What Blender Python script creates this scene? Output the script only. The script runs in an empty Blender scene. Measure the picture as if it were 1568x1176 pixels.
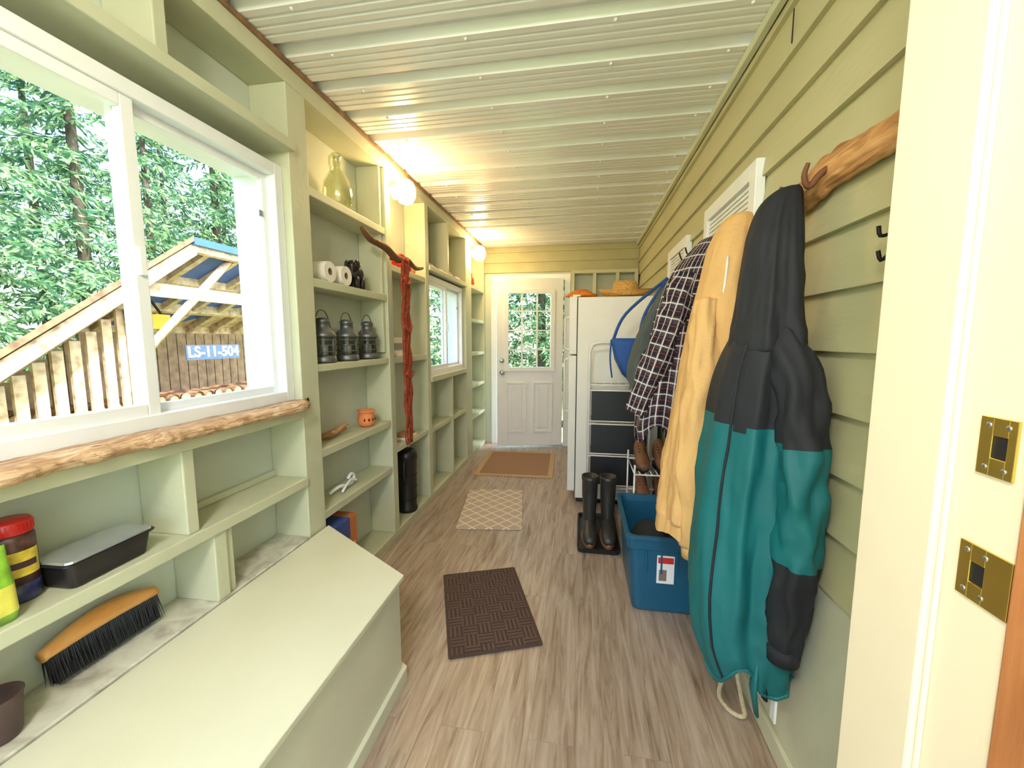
import bpy, math, random
from mathutils import Vector, Matrix, noise
random.seed(7)
S=bpy.context.scene
pi=math.pi
# ---------------------------------------------------------------- materials
def lin(c):
    return tuple(((x/255)/12.92 if x/255<=0.04045 else ((x/255+0.055)/1.055)**2.4) for x in c)
def newmat(name):
    m=bpy.data.materials.new(name); m.use_nodes=True
    nt=m.node_tree; b=nt.nodes['Principled BSDF']
    return m,nt,b
def L(nt,a,b): nt.links.new(a,b)
def mat(name,rgb,rough=.5,metal=0,var=.07,scale=9,bump=0.0,bscale=60,spec=.5,stretch=(1,1,1),coat=0,emit=0,trans=0):
    m,nt,b=newmat(name); c=lin(rgb)
    tc=nt.nodes.new('ShaderNodeTexCoord'); mp=nt.nodes.new('ShaderNodeMapping'); mp.inputs['Scale'].default_value=stretch
    L(nt,tc.outputs['Object'],mp.inputs['Vector'])
    nz=nt.nodes.new('ShaderNodeTexNoise'); nz.inputs['Scale'].default_value=scale; nz.inputs['Detail'].default_value=5
    L(nt,mp.outputs[0],nz.inputs['Vector'])
    cr=nt.nodes.new('ShaderNodeValToRGB')
    cr.color_ramp.elements[0].position=.3; cr.color_ramp.elements[1].position=.7
    cr.color_ramp.elements[0].color=tuple(max(0,x*(1-var)) for x in c)+(1,)
    cr.color_ramp.elements[1].color=tuple(min(1,x*(1+var)) for x in c)+(1,)
    L(nt,nz.outputs['Fac'],cr.inputs['Fac']); L(nt,cr.outputs['Color'],b.inputs['Base Color'])
    b.inputs['Roughness'].default_value=rough; b.inputs['Metallic'].default_value=metal
    b.inputs['Specular IOR Level'].default_value=spec; b.inputs['Coat Weight'].default_value=coat
    b.inputs['Transmission Weight'].default_value=trans
    if emit:
        b.inputs['Emission Color'].default_value=c+(1,); b.inputs['Emission Strength'].default_value=emit
    if bump:
        n2=nt.nodes.new('ShaderNodeTexNoise'); n2.inputs['Scale'].default_value=bscale; n2.inputs['Detail'].default_value=4
        L(nt,mp.outputs[0],n2.inputs['Vector'])
        bp=nt.nodes.new('ShaderNodeBump'); bp.inputs['Strength'].default_value=bump; bp.inputs['Distance'].default_value=.01
        L(nt,n2.outputs['Fac'],bp.inputs['Height']); L(nt,bp.outputs['Normal'],b.inputs['Normal'])
    return m
def mat_ramp(name,cols,scale,stretch,rough=.6,bump=.3,detail=8,dist=0,spec=.4):
    m,nt,b=newmat(name)
    tc=nt.nodes.new('ShaderNodeTexCoord'); mp=nt.nodes.new('ShaderNodeMapping'); mp.inputs['Scale'].default_value=stretch
    L(nt,tc.outputs['Object'],mp.inputs['Vector'])
    nz=nt.nodes.new('ShaderNodeTexNoise'); nz.inputs['Scale'].default_value=scale; nz.inputs['Detail'].default_value=detail; nz.inputs['Distortion'].default_value=dist
    L(nt,mp.outputs[0],nz.inputs['Vector'])
    cr=nt.nodes.new('ShaderNodeValToRGB'); e=cr.color_ramp.elements
    n=len(cols)
    e[0].position=.28; e[0].color=lin(cols[0])+(1,); e[1].position=.72; e[1].color=lin(cols[-1])+(1,)
    for i in range(1,n-1):
        k=e.new(.28+.44*i/(n-1)); k.color=lin(cols[i])+(1,)
    L(nt,nz.outputs['Fac'],cr.inputs['Fac']); L(nt,cr.outputs['Color'],b.inputs['Base Color'])
    bp=nt.nodes.new('ShaderNodeBump'); bp.inputs['Strength'].default_value=bump; bp.inputs['Distance'].default_value=.01
    L(nt,nz.outputs['Fac'],bp.inputs['Height']); L(nt,bp.outputs['Normal'],b.inputs['Normal'])
    b.inputs['Roughness'].default_value=rough; b.inputs['Specular IOR Level'].default_value=spec
    return m
def mat_floor():
    m,nt,b=newmat('vinyl_plank_floor')
    tc=nt.nodes.new('ShaderNodeTexCoord'); sp=nt.nodes.new('ShaderNodeSeparateXYZ'); cb=nt.nodes.new('ShaderNodeCombineXYZ')
    L(nt,tc.outputs['Object'],sp.inputs[0]); L(nt,sp.outputs['Y'],cb.inputs['X']); L(nt,sp.outputs['X'],cb.inputs['Y'])
    br=nt.nodes.new('ShaderNodeTexBrick'); br.offset=.37; br.offset_frequency=2
    br.inputs['Scale'].default_value=1; br.inputs['Brick Width'].default_value=1.22; br.inputs['Row Height'].default_value=.152
    br.inputs['Mortar Size'].default_value=.001; br.inputs['Mortar Smooth'].default_value=.3; br.inputs['Bias'].default_value=0
    br.inputs['Color1'].default_value=(0.84,0.83,0.83,1); br.inputs['Color2'].default_value=(1.0,1.0,1.0,1); br.inputs['Mortar'].default_value=(.6,.57,.55,1)
    L(nt,cb.outputs[0],br.inputs['Vector'])
    mp=nt.nodes.new('ShaderNodeMapping'); mp.inputs['Scale'].default_value=(36,2.8,1); L(nt,tc.outputs['Object'],mp.inputs['Vector'])
    mul=nt.nodes.new('ShaderNodeVectorMath'); mul.operation='ADD'
    sc=nt.nodes.new('ShaderNodeVectorMath'); sc.operation='SCALE'; sc.inputs['Scale'].default_value=40
    L(nt,br.outputs['Color'],sc.inputs[0]); L(nt,mp.outputs[0],mul.inputs[0]); L(nt,sc.outputs[0],mul.inputs[1])
    nz=nt.nodes.new('ShaderNodeTexNoise'); nz.inputs['Scale'].default_value=1.0; nz.inputs['Detail'].default_value=9; nz.inputs['Roughness'].default_value=.68; nz.inputs['Distortion'].default_value=.8
    L(nt,mul.outputs[0],nz.inputs['Vector'])
    cr=nt.nodes.new('ShaderNodeValToRGB'); e=cr.color_ramp.elements
    e[0].position=.28; e[0].color=lin((112,90,74))+(1,); e[1].position=.75; e[1].color=lin((202,190,176))+(1,)
    k=e.new(.46); k.color=lin((165,146,130))+(1,)
    L(nt,nz.outputs['Fac'],cr.inputs['Fac'])
    mx=nt.nodes.new('ShaderNodeMix'); mx.data_type='RGBA'; mx.blend_type='MULTIPLY'; mx.inputs[0].default_value=.85
    L(nt,cr.outputs['Color'],mx.inputs[6]); L(nt,br.outputs['Color'],mx.inputs[7]); L(nt,mx.outputs[2],b.inputs['Base Color'])
    b.inputs['Roughness'].default_value=.34; b.inputs['Specular IOR Level'].default_value=.55
    bp=nt.nodes.new('ShaderNodeBump'); bp.inputs['Strength'].default_value=.1; bp.inputs['Distance'].default_value=.004
    L(nt,nz.outputs['Fac'],bp.inputs['Height']); L(nt,bp.outputs['Normal'],b.inputs['Normal'])
    return m
def mat_glass(name,tint=(1,1,1),fac=.05):
    m=bpy.data.materials.new(name); m.use_nodes=True; nt=m.node_tree; nt.nodes.clear()
    o=nt.nodes.new('ShaderNodeOutputMaterial'); t=nt.nodes.new('ShaderNodeBsdfTransparent'); g=nt.nodes.new('ShaderNodeBsdfGlossy'); mx=nt.nodes.new('ShaderNodeMixShader')
    t.inputs[0].default_value=tint+(1,); g.inputs['Roughness'].default_value=.02
    mx.inputs[0].default_value=fac
    L(nt,t.outputs[0],mx.inputs[1]); L(nt,g.outputs[0],mx.inputs[2]); L(nt,mx.outputs[0],o.inputs[0])
    return m
def mat_plaid():
    m,nt,b=newmat('plaid_flannel')
    tc=nt.nodes.new('ShaderNodeTexCoord'); sp=nt.nodes.new('ShaderNodeSeparateXYZ'); L(nt,tc.outputs['UV'],sp.inputs[0])
    def stripes(sock,period,w,off=0):
        a=nt.nodes.new('ShaderNodeMath'); a.operation='ADD'; a.inputs[1].default_value=off+10; L(nt,sock,a.inputs[0])
        d=nt.nodes.new('ShaderNodeMath'); d.operation='DIVIDE'; d.inputs[1].default_value=period; L(nt,a.outputs[0],d.inputs[0])
        f=nt.nodes.new('ShaderNodeMath'); f.operation='FRACT'; L(nt,d.outputs[0],f.inputs[0])
        l=nt.nodes.new('ShaderNodeMath'); l.operation='LESS_THAN'; l.inputs[1].default_value=w; L(nt,f.outputs[0],l.inputs[0])
        return l.outputs[0]
    def mix(fac,c1,c2,k=1):
        x=nt.nodes.new('ShaderNodeMix'); x.data_type='RGBA'
        mm=nt.nodes.new('ShaderNodeMath'); mm.operation='MULTIPLY'; mm.inputs[1].default_value=k; L(nt,fac,mm.inputs[0]); L(nt,mm.outputs[0],x.inputs[0])
        if isinstance(c1,tuple): x.inputs[6].default_value=c1+(1,)
        else: L(nt,c1,x.inputs[6])
        x.inputs[7].default_value=c2+(1,)
        return x.outputs[2]
    Z=sp.outputs['Y']; A=sp.outputs['X']; P=.058
    c=mix(stripes(Z,P,.5),lin((78,64,72)),lin((32,31,42)),.8)
    c=mix(stripes(A,P,.5),c,lin((28,28,42)),.65)
    c=mix(stripes(Z,P,.10,.012),c,lin((214,210,206)),.8)
    c=mix(stripes(A,P,.10,.012),c,lin((214,210,206)),.8)
    c=mix(stripes(Z,P,.07,.040),c,lin((150,70,66)),.6)
    c=mix(stripes(A,P,.09,.040),c,lin((214,210,206)),.6)
    L(nt,c,b.inputs['Base Color']); b.inputs['Roughness'].default_value=.95; b.inputs['Specular IOR Level'].default_value=.2
    return m
def mat_mat(name,base,line,kind):
    m,nt,b=newmat(name); tc=nt.nodes.new('ShaderNodeTexCoord')
    if kind=='weave':
        w=nt.nodes.new('ShaderNodeTexChecker'); w.inputs['Scale'].default_value=1/.065; L(nt,tc.outputs['Object'],w.inputs['Vector'])
        def wave(d):
            x=nt.nodes.new('ShaderNodeTexWave'); x.bands_direction=d; x.inputs['Scale'].default_value=16; L(nt,tc.outputs['Object'],x.inputs['Vector']); return x.outputs['Fac']
        mx=nt.nodes.new('ShaderNodeMix'); mx.data_type='FLOAT'; L(nt,w.outputs['Fac'],mx.inputs[0]); L(nt,wave('X'),mx.inputs[2]); L(nt,wave('Y'),mx.inputs[3]); h=mx.outputs[0]
    elif kind=='lattice':
        mp=nt.nodes.new('ShaderNodeMapping'); mp.inputs['Rotation'].default_value=(0,0,pi/4); L(nt,tc.outputs['Object'],mp.inputs['Vector'])
        br=nt.nodes.new('ShaderNodeTexBrick'); br.offset=0; br.inputs['Scale'].default_value=1; br.inputs['Brick Width'].default_value=.085; br.inputs['Row Height'].default_value=.085; br.inputs['Mortar Size'].default_value=.006
        L(nt,mp.outputs[0],br.inputs['Vector']); h=br.outputs['Fac']
    else:
        v=nt.nodes.new('ShaderNodeTexChecker'); v.inputs['Scale'].default_value=60; L(nt,tc.outputs['Object'],v.inputs['Vector']); h=v.outputs['Fac']
    mx2=nt.nodes.new('ShaderNodeMix'); mx2.data_type='RGBA'; L(nt,h,mx2.inputs[0]); mx2.inputs[6].default_value=lin(base)+(1,); mx2.inputs[7].default_value=lin(line)+(1,)
    L(nt,mx2.outputs[2],b.inputs['Base Color']); b.inputs['Roughness'].default_value=.95
    bp=nt.nodes.new('ShaderNodeBump'); bp.inputs['Strength'].default_value=.5; bp.inputs['Distance'].default_value=.004
    L(nt,h,bp.inputs['Height']); L(nt,bp.outputs['Normal'],b.inputs['Normal'])
    return m

PAINT=mat('sage_paint',(197,199,170),.5,var=.05,scale=5,bump=.12,bscale=40)
PANEL=mat('pale_sage_panel',(202,209,194),.6,var=.05,scale=3,bump=.1,bscale=25)
BENCH=mat('cream_sage_paint',(218,219,196),.42,var=.03,scale=4,bump=.04)
SIDING=mat('olive_siding_paint',(186,182,143),.5,var=.06,scale=6,bump=.15,bscale=50,stretch=(1,.3,1))
WALLLOW=mat('pale_green_skirting',(204,204,180),.6,var=.05)
WHITE=mat('white_vinyl',(238,240,242),.35,var=.02)
CREAM=mat('cream_door_frame_paint',(236,222,198),.45,var=.03,scale=3,bump=.05,bscale=20)
DOORW=mat('white_door_paint',(240,242,245),.4,var=.02)
CEIL=mat('white_metal_roofing',(228,228,227),.26,var=.03,scale=2,spec=.6,coat=.15)
FLOOR=mat_floor()
GLASS=mat_glass('window_glass')
BRASS=mat('brass',(226,196,110),.3,1,var=.05)
STEEL=mat('steel',(170,172,175),.35,1,var=.06)
GALV=mat('galvanised_metal',(112,116,118),.45,.8,var=.15,scale=20)
BLACK=mat('black_plastic',(24,24,26),.45,var=.1)
BLACKM=mat('black_iron',(25,22,22),.5,.4)
SILL=mat_ramp('driftwood_grain',[(124,92,66),(186,146,108),(214,180,142),(230,206,176)],3.2,(26,2.2,26),.75,1.0,12,1.4)
DRIFT=mat_ramp('driftwood_plank',[(128,84,50),(198,146,92),(222,182,130)],3,(14,1.2,14),.6,.6,9,1)
ORANGEW=mat_ramp('orange_stained_wood',[(150,92,52),(182,118,72),(200,138,90)],3,(12,12,1.2),.5,.2)
PINE=mat_ramp('weathered_pine',[(160,134,104),(212,188,152),(232,214,182)],4,(3,3,3),.8,.3)
MARBLE=mat_ramp('marbled_shelf_liner',[(164,158,142),(206,203,186),(222,220,202)],9,(1,1,1),.5,.1,6,1.5)
LAMPE=mat('lamp_globe_glow',(255,214,150),.4,emit=85,var=0)
# ---------------------------------------------------------------- mesh builder
class MB:
    def __init__(s): s.v=[];s.f=[];s.m=[];s.sm=[];s.mats=[];s.uv={}
    def mi(s,m):
        if m not in s.mats: s.mats.append(m)
        return s.mats.index(m)
    def add(s,vs,fs,m,smooth=False,T=None):
        o=len(s.v)
        for p in vs:
            p=Vector(p)
            if T is not None: p=T@p
            s.v.append(tuple(p))
        for i,f in enumerate(fs):
            s.f.append(tuple(o+k for k in f)); s.m.append(s.mi(m[i] if isinstance(m,list) else m)); s.sm.append(smooth)
    def box(s,x0,x1,y0,y1,z0,z1,m,T=None):
        vs=[(x,y,z) for x in (x0,x1) for y in (y0,y1) for z in (z0,z1)]
        fs=[(0,1,3,2),(4,6,7,5),(0,4,5,1),(2,3,7,6),(0,2,6,4),(1,5,7,3)]
        s.add(vs,fs,m,False,T)
    def loft(s,rings,m,cap0=True,cap1=True,smooth=True,T=None,closed=True,capm=None,ucirc=0):
        n=len(rings[0]); vs=[p for r in rings for p in r]; fs=[]; ms=[]; f0=len(s.f)
        for i in range(len(rings)-1):
            for j in range(n if closed else n-1):
                k=(j+1)%n; fs.append((i*n+j,i*n+k,(i+1)*n+k,(i+1)*n+j))
                if ucirc:
                    u0=j/n*ucirc;u1=(j+1)/n*ucirc; v0=sum(p[2] for p in rings[i])/n; v1=sum(p[2] for p in rings[i+1])/n
                    s.uv[f0+len(fs)-1]=((u0,v0),(u1,v0),(u1,v1),(u0,v1))
                if callable(m):
                    a=Vector(rings[i][j]);c=Vector(rings[i+1][k]); ms.append(m((a+c)/2,i,j))
                elif isinstance(m,list): ms.append(m[i])
                else: ms.append(m)
        first=ms[0]; last=ms[-1]
        if cap0: fs.append(tuple(range(n))[::-1]); ms.append(capm or first)
        if cap1: fs.append(tuple((len(rings)-1)*n+j for j in range(n))); ms.append(capm or last)
        s.add(vs,fs,ms,smooth,T)
    def lathe(s,prof,c=(0,0,0),m=None,seg=28,T=None,smooth=True,cap=True):
        rings=[[(c[0]+r*math.cos(2*pi*j/seg),c[1]+r*math.sin(2*pi*j/seg),c[2]+z) for j in range(seg)] for r,z in prof]
        s.loft(rings,m,cap,cap,smooth,T)
    def tube(s,pts,rad,m,seg=10,wr=0,flat=1,T=None,nsub=1,caps=True,seed=0,wz=22,ucirc=0):
        P=[Vector(p) for p in pts]
        R=rad if isinstance(rad,list) else [rad]*len(P)
        if nsub>1:
            Q=[];RR=[]
            for i in range(len(P)-1):
                p0=P[max(i-1,0)];p1=P[i];p2=P[i+1];p3=P[min(i+2,len(P)-1)]
                for k in range(nsub):
                    t=k/nsub
                    Q.append(.5*((2*p1)+(p2-p0)*t+(2*p0-5*p1+4*p2-p3)*t*t+(3*p1-p0-3*p2+p3)*t**3)); RR.append(R[i]*(1-t)+R[i+1]*t)
            Q.append(P[-1]);RR.append(R[-1]);P=Q;R=RR
        rings=[]; up=None
        for i,p in enumerate(P):
            d=(P[min(i+1,len(P)-1)]-P[max(i-1,0)]).normalized()
            if up is None:
                up=Vector((0,0,1)) if abs(d.z)<.9 else Vector((1,0,0))
            a=d.cross(up).normalized(); b=a.cross(d).normalized(); up=b
            rr=[]
            for j in range(seg):
                t=2*pi*j/seg; r=R[i]
                if wr:
                    r*=1+wr*noise.noise(Vector((math.cos(t)*1.9+seed,math.sin(t)*1.9,p.z*wz+seed)))*1.4+wr*.6*(.25-abs(noise.noise(Vector((math.cos(t)*2.4+seed,math.sin(t)*2.4,p.z*wz*1.7)))))
                rr.append(tuple(p+a*math.cos(t)*r+b*math.sin(t)*r*flat))
            rings.append(rr)
        s.loft(rings,m,caps,caps,True,T,ucirc=ucirc)
    def ell(s,c,r,m,seg=16,T=None,wob=0):
        rings=[]
        for i in range(1,9):
            a=pi*i/9-pi/2
            rings.append([(c[0]+r[0]*math.cos(a)*math.cos(2*pi*j/seg)*(1+wob*noise.noise(Vector((i*.7,j*.5,c[1]*9)))),c[1]+r[1]*math.cos(a)*math.sin(2*pi*j/seg)*(1+wob*noise.noise(Vector((i*.9,j*.4,3)))),c[2]+r[2]*math.sin(a)) for j in range(seg)])
        s.loft(rings,m,True,True,True,T)
    def build(s,name,bevel=0,loc=None,rotz=0):
        me=bpy.data.meshes.new(name); me.from_pydata(s.v,[],s.f)
        for m in s.mats: me.materials.append(m)
        for i,p in enumerate(me.polygons): p.material_index=s.m[i]; p.use_smooth=s.sm[i]
        if s.uv:
            ul=me.uv_layers.new(name='UVMap')
            for fi,c in s.uv.items():
                p=me.polygons[fi]
                for q,li in enumerate(p.loop_indices): ul.data[li].uv=c[q]
        me.update()
        ob=bpy.data.objects.new(name,me); S.collection.objects.link(ob)
        if loc: ob.location=loc
        ob.rotation_euler[2]=rotz
        if bevel:
            b=ob.modifiers.new('bevel','BEVEL'); b.width=bevel; b.segments=2; b.limit_method='ANGLE'; b.angle_limit=math.radians(50)
        return ob
def rrect(cx,cy,hx,hy,r,z,n=5):
    o=[]
    for qx,qy,a0 in ((1,1,0),(-1,1,pi/2),(-1,-1,pi),(1,-1,1.5*pi)):
        for i in range(n):
            a=a0+pi/2*i/(n-1); o.append((cx+qx*(hx-r)+r*math.cos(a),cy+qy*(hy-r)+r*math.sin(a),z))
    return o
def interp(keys,n):
    out=[]; K=len(keys)
    for q in range(n):
        u=q/(n-1)*(K-1); i=min(int(u),K-2); t=u-i
        p0=keys[max(i-1,0)];p1=keys[i];p2=keys[i+1];p3=keys[min(i+2,K-1)]
        out.append([.5*((2*b)+(c-a)*t+(2*a-5*b+4*c-d)*t*t+(3*b-a-3*c+d)*t**3) for a,b,c,d in zip(p0,p1,p2,p3)])
    return out
def garment(mb,keys,m,n=60,seg=96,seed=0,fold=1,hem=0,cap1=False,cap0=True,ucirc=0,crk_=.35,ridge=1.5):
    """keys: (z,cx,cy,rx,ry,amp) - hanging cloth with vertical folds"""
    rings=[]
    R=interp(keys,n)
    for q,(z,cx,cy,rx,ry,amp) in enumerate(R):
        rr=[]
        for j in range(seg):
            t=2*pi*j/seg
            c,s_=math.cos(t),math.sin(t)
            rdg=.22-abs(noise.noise(Vector((c*1.7+seed,s_*1.7,z*.9+seed))))
            rd2=.2-abs(noise.noise(Vector((c*3.6-seed,s_*3.6,z*3.2+seed))))
            crk=.2-abs(noise.noise(Vector((c*2.5+seed,s_*2.5+5,z*10+seed))))
            f=1+fold*amp*(noise.noise(Vector((c*1.5+seed,s_*1.5,z*1.6+seed)))*1.1+ridge*rdg+.5*rd2+crk_*crk)
            hz=hem*(q/(n-1))**6*noise.noise(Vector((math.cos(t)*1.2,math.sin(t)*1.2,seed+4)))*2
            rr.append((cx+rx*f*math.cos(t),cy+ry*f*math.sin(t),z+hz))
        rings.append(rr)
    mb.loft(rings,m,cap0,cap1,True,ucirc=ucirc)
    return rings
# ---------------------------------------------------------------- constants
LX=-1.20; BX=-1.37; RX=.66; CZ=2.46; FY=5.08; NY=-1.3; H=1.33
# ---------------------------------------------------------------- shell
b=MB(); b.box(BX-.05,RX+.06,NY,FY+.05,-.08,0,FLOOR); b.build('floor')
W1=(.37,1.59,1.065,2.04); W2=(3.15,4.20,1.03,1.86)
b=MB()
def wl(y0,y1,z0,z1): b.box(BX-.05,BX,y0,y1,z0,z1,PANEL)
wl(NY,W1[0],0,CZ); wl(W1[0],W1[1],0,W1[2]); wl(W1[0],W1[1],W1[3],CZ); wl(W1[1],W2[0],0,CZ)
wl(W2[0],W2[1],0,W2[2]); wl(W2[0],W2[1],W2[3],CZ); wl(W2[1],FY,0,CZ); b.build('wall_left')
b=MB(); k0=.68; ex=.155
prof=[(RX-.012,k0)]
z=k0
while z<CZ-.001:
    z1=min(z+ex,CZ); prof+= [(RX-.024,z),(RX-.024,z+.004),(RX-.006,z1)]; z+=ex
y0,y1=.62,FY
vs=[];fs=[]
for (x,z) in prof: vs+=[(x,y0,z),(x,y1,z)]
for i in range(len(prof)-1): fs.append((2*i,2*i+1,2*i+3,2*i+2))
b.add(vs,fs,SIDING)
b.box(RX-.005,RX+.06,.62,FY,0,CZ,SIDING); b.box(RX-.016,RX,.62,FY,0,k0+.003,WALLLOW)
b.box(RX-.0235,RX-.021,1.52,1.524,2.26,2.36,BLACK)
b.build('wall_right')
b=MB(); b.box(RX-.032,RX-.016,.64,FY,0,.07,WALLLOW); b.build('baseboard_right',.003)
b=MB(); b.box(RX-.045,RX-.02,.62,FY,CZ-.035,CZ-.001,PAINT); b.build('trim_1',.003)
DX0,DX1=-1.07,-.19
b=MB()
b.box(BX,DX0,FY,FY+.05,0,CZ,PANEL); b.box(DX1,RX,FY,FY+.05,0,CZ,PANEL); b.box(DX0,DX1,FY,FY+.05,2.08,CZ,PANEL)
z=2.15
while z<CZ-.02:
    z1=min(z+.12,CZ)
    b.add([(BX+.17,FY-.03,z),(RX-.02,FY-.03,z),(BX+.17,FY-.008,z1),(RX-.02,FY-.008,z1),(BX+.17,FY,z),(RX-.02,FY,z)],[(0,1,3,2),(0,4,5,1)],SIDING); z+=.12
b.build('wall_far')
b=MB(); b.box(BX,-1.25,NY,NY+.06,0,CZ,PANEL); b.box(.42,RX,NY,NY+.06,0,CZ,PANEL); b.box(-1.25,.42,NY,NY+.06,2.25,CZ,PANEL); b.build('wall_near')
b=MB(); b.box(.46,RX,NY+.06,.42,0,CZ,PANEL); b.build('wall_right_near')
# ceiling : corrugated metal, ribs across
b=MB(); pr=[]; y=NY
while y<FY+.02:
    pr+=[(y,0),(y+.018,.034),(y+.062,.034),(y+.08,0)]
    for q in (.115,.155,.195): pr+=[(y+q-.009,0),(y+q-.004,.003),(y+q+.004,.003),(y+q+.009,0)]
    y+=.235
vs=[];fs=[]
for (yy,zz) in pr: vs+=[(BX,min(yy,FY),CZ+zz),(RX,min(yy,FY),CZ+zz)]
for i in range(len(pr)-1): fs.append((2*i,2*i+1,2*i+3,2*i+2))
b.add(vs,fs,CEIL)
y=NY+.03
while y<FY:
    for x in (-1.0,-.45,.1,.55): b.lathe([(.007,0),(.007,-.004),(.003,-.007)],(x,y+.065,CZ),CEIL,8)
    y+=.235
b.build('ceiling')
b=MB(); b.box(BX-.2,RX+.2,NY-.1,FY+.3,CZ+.06,CZ+.09,GALV); b.build('roof_deck')
# ---------------------------------------------------------------- built-in shelving
b=MB()
def st(y0,y1,z0,z1,x1=LX,m=PAINT): b.box(BX+.001,x1,y0,y1,z0,z1,m)
st(NY,FY,CZ-.09,CZ-.002); st(1.71,FY,0,.05)
st(.30,1.60,2.10,2.14,LX+.025)
for y in (-.5,.33,1.06): st(y,y+.04,2.14,CZ-.09)
st(1.59,1.71,.0,CZ-.09)
st(.30,.37,1.03,2.10)
st(NY,1.59,.99,1.03,LX+.01); st(NY,1.59,.68,.72,LX+.01); 
b.box(BX+.001,LX,NY,1.59,.40,.44,MARBLE)
for y in (-.4,.40,1.03): st(y,y+.04,.72,.99)
for y in (-.3,.42,1.115): st(y,y+.05,.44,.68)
st(1.165,1.20,.44,.68,LX-.012)
b.box(BX+.001,BX+.022,.44,1.59,.72,.745,PAINT); 
for z0,z1 in ((1.97,2.01),(1.57,1.61),(1.18,1.215),(.77,.81),(.465,.505)): st(1.71,2.43,z0,z1,LX-.004)
st(2.43,2.50,.05,CZ-.09); st(2.40,2.43,1.25,CZ-.09,LX-.02)
for z0,z1 in ((1.77,1.81),(1.175,1.215),(.575,.61)): st(2.50,3.08,z0,z1,LX-.004)
st(3.08,3.15,.05,CZ-.09)
st(3.15,4.22,1.88,1.92,LX+.01); st(3.15,4.22,.985,1.03,LX+.01); st(3.15,4.22,.56,.60,LX-.004); st(3.69,3.73,.05,.985)
st(3.62,3.66,1.92,CZ-.09)
st(4.20,4.42,.05,CZ-.09)
for z in (1.90,1.53,1.15,.78,.42): st(4.42,5.03,z,z+.036,LX-.004)
st(5.02,FY-.002,.05,CZ-.09)
b.build('built_in_shelving',.004)
b=MB(); b.box(LX-.01,LX+.012,NY,FY-.05,CZ-.022,CZ-.003,mat('raw_brown_wood',(130,100,72),.8,var=.3,scale=20)); b.build('trim_2',.002)
b=MB(); rings=[]
for i in range(200):
    y=-.3+i*(1.62+.3)/199
    fx=LX+.052+.03*noise.noise(Vector((y*3,0,5)))+.02*noise.noise(Vector((y*12,2,5)))+.006*noise.noise(Vector((y*45,2,5)))
    if y>1.5: fx-=(y-1.5)*.35
    nn=lambda k,f=25,a=.004: a*noise.noise(Vector((y*f,k*3.1,1)))
    zt=1.069+nn(1,9,.004)+nn(2,40,.002); zb=1.028
    xb=-1.232 if y<1.585 else LX+.003
    rings.append([(xb,y,1.031),(xb,y,zt),((xb+fx)/2,y,zt+.002+nn(3)),(fx-.02,y,zt+nn(4)),(fx-.008+nn(5,30,.006),y,zt-.006),(fx+nn(6,30,.008),y,1.053),(fx+.003+nn(7,30,.01),y,1.043),(fx-.004+nn(8,30,.01),y,zb+.006+nn(9)),(max(LX+.011,fx-.02),y,zb+nn(10))])
b.loft(rings,SILL,smooth=True); b.build('driftwood_window_sill')
# ---------------------------------------------------------------- windows (sliding vinyl)
def slider(name,w,xi=-1.235,xo=-1.43):
    y0,y1,z0,z1=w; b=MB(); f=.045
    def fr(ya,yb,za,zb,xa,xb,t):
        b.box(xa,xb,ya,ya+t,za,zb,WHITE); b.box(xa,xb,yb-t,yb,za,zb,WHITE)
        b.box(xa,xb,ya+t,yb-t,za,za+t,WHITE); b.box(xa,xb,ya+t,yb-t,zb-t,zb,WHITE)
    fr(y0+.001,y1-.001,z0,z1,xo,xi,f)
    ym=(y0+y1)/2+.02
    fr(ym-.015,y1-f+.002,z0+f-.002,z1-f+.002,-1.30,-1.276,.028)
    fr(y0+f-.002,ym+.02,z0+f-.002,z1-f+.002,-1.272,-1.244,.036)
    def pane(x,a,c): b.add([(x,a,z0+f),(x,c,z0+f),(x,c,z1-f),(x,a,z1-f)],[(0,1,2,3)],GLASS)
    pane(-1.288,ym,y1-f); pane(-1.258,y0+f,ym)
    b.box(-1.244,-1.232,ym-.01,ym+.01,(z0+z1)/2-.04,(z0+z1)/2+.04,WHITE)
    b.box(-1.276,-1.268,y1-f-.055,y1-f-.033,z1-.22,z1-.195,STEEL)
    return b.build(name,.003)
slider('window_1',W1); slider('window_2',W2)
def blindwin(name,y0,y1,z0,z1):
    b=MB(); x=RX-.024; t=.06
    for a in ((y0,y0+t,z0,z1),(y1-t,y1,z0,z1),(y0+t,y1-t,z0,z0+t),(y0+t,y1-t,z1-t,z1)): b.box(x-.022,x+.012,*a,WHITE)
    b.box(x-.002,x+.004,y0+t,y1-t,z0+t,z1-t,WHITE)
    z=z0+t+.01
    while z<z1-t-.01: b.box(x-.013,x-.004,y0+t+.005,y1-t-.005,z,z+.014,WHITE); z+=.02
    return b.build(name,.002)
blindwin('window_3',1.68,2.32,1.05,1.985); blindwin('window_4',2.68,3.22,1.05,1.96)
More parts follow.
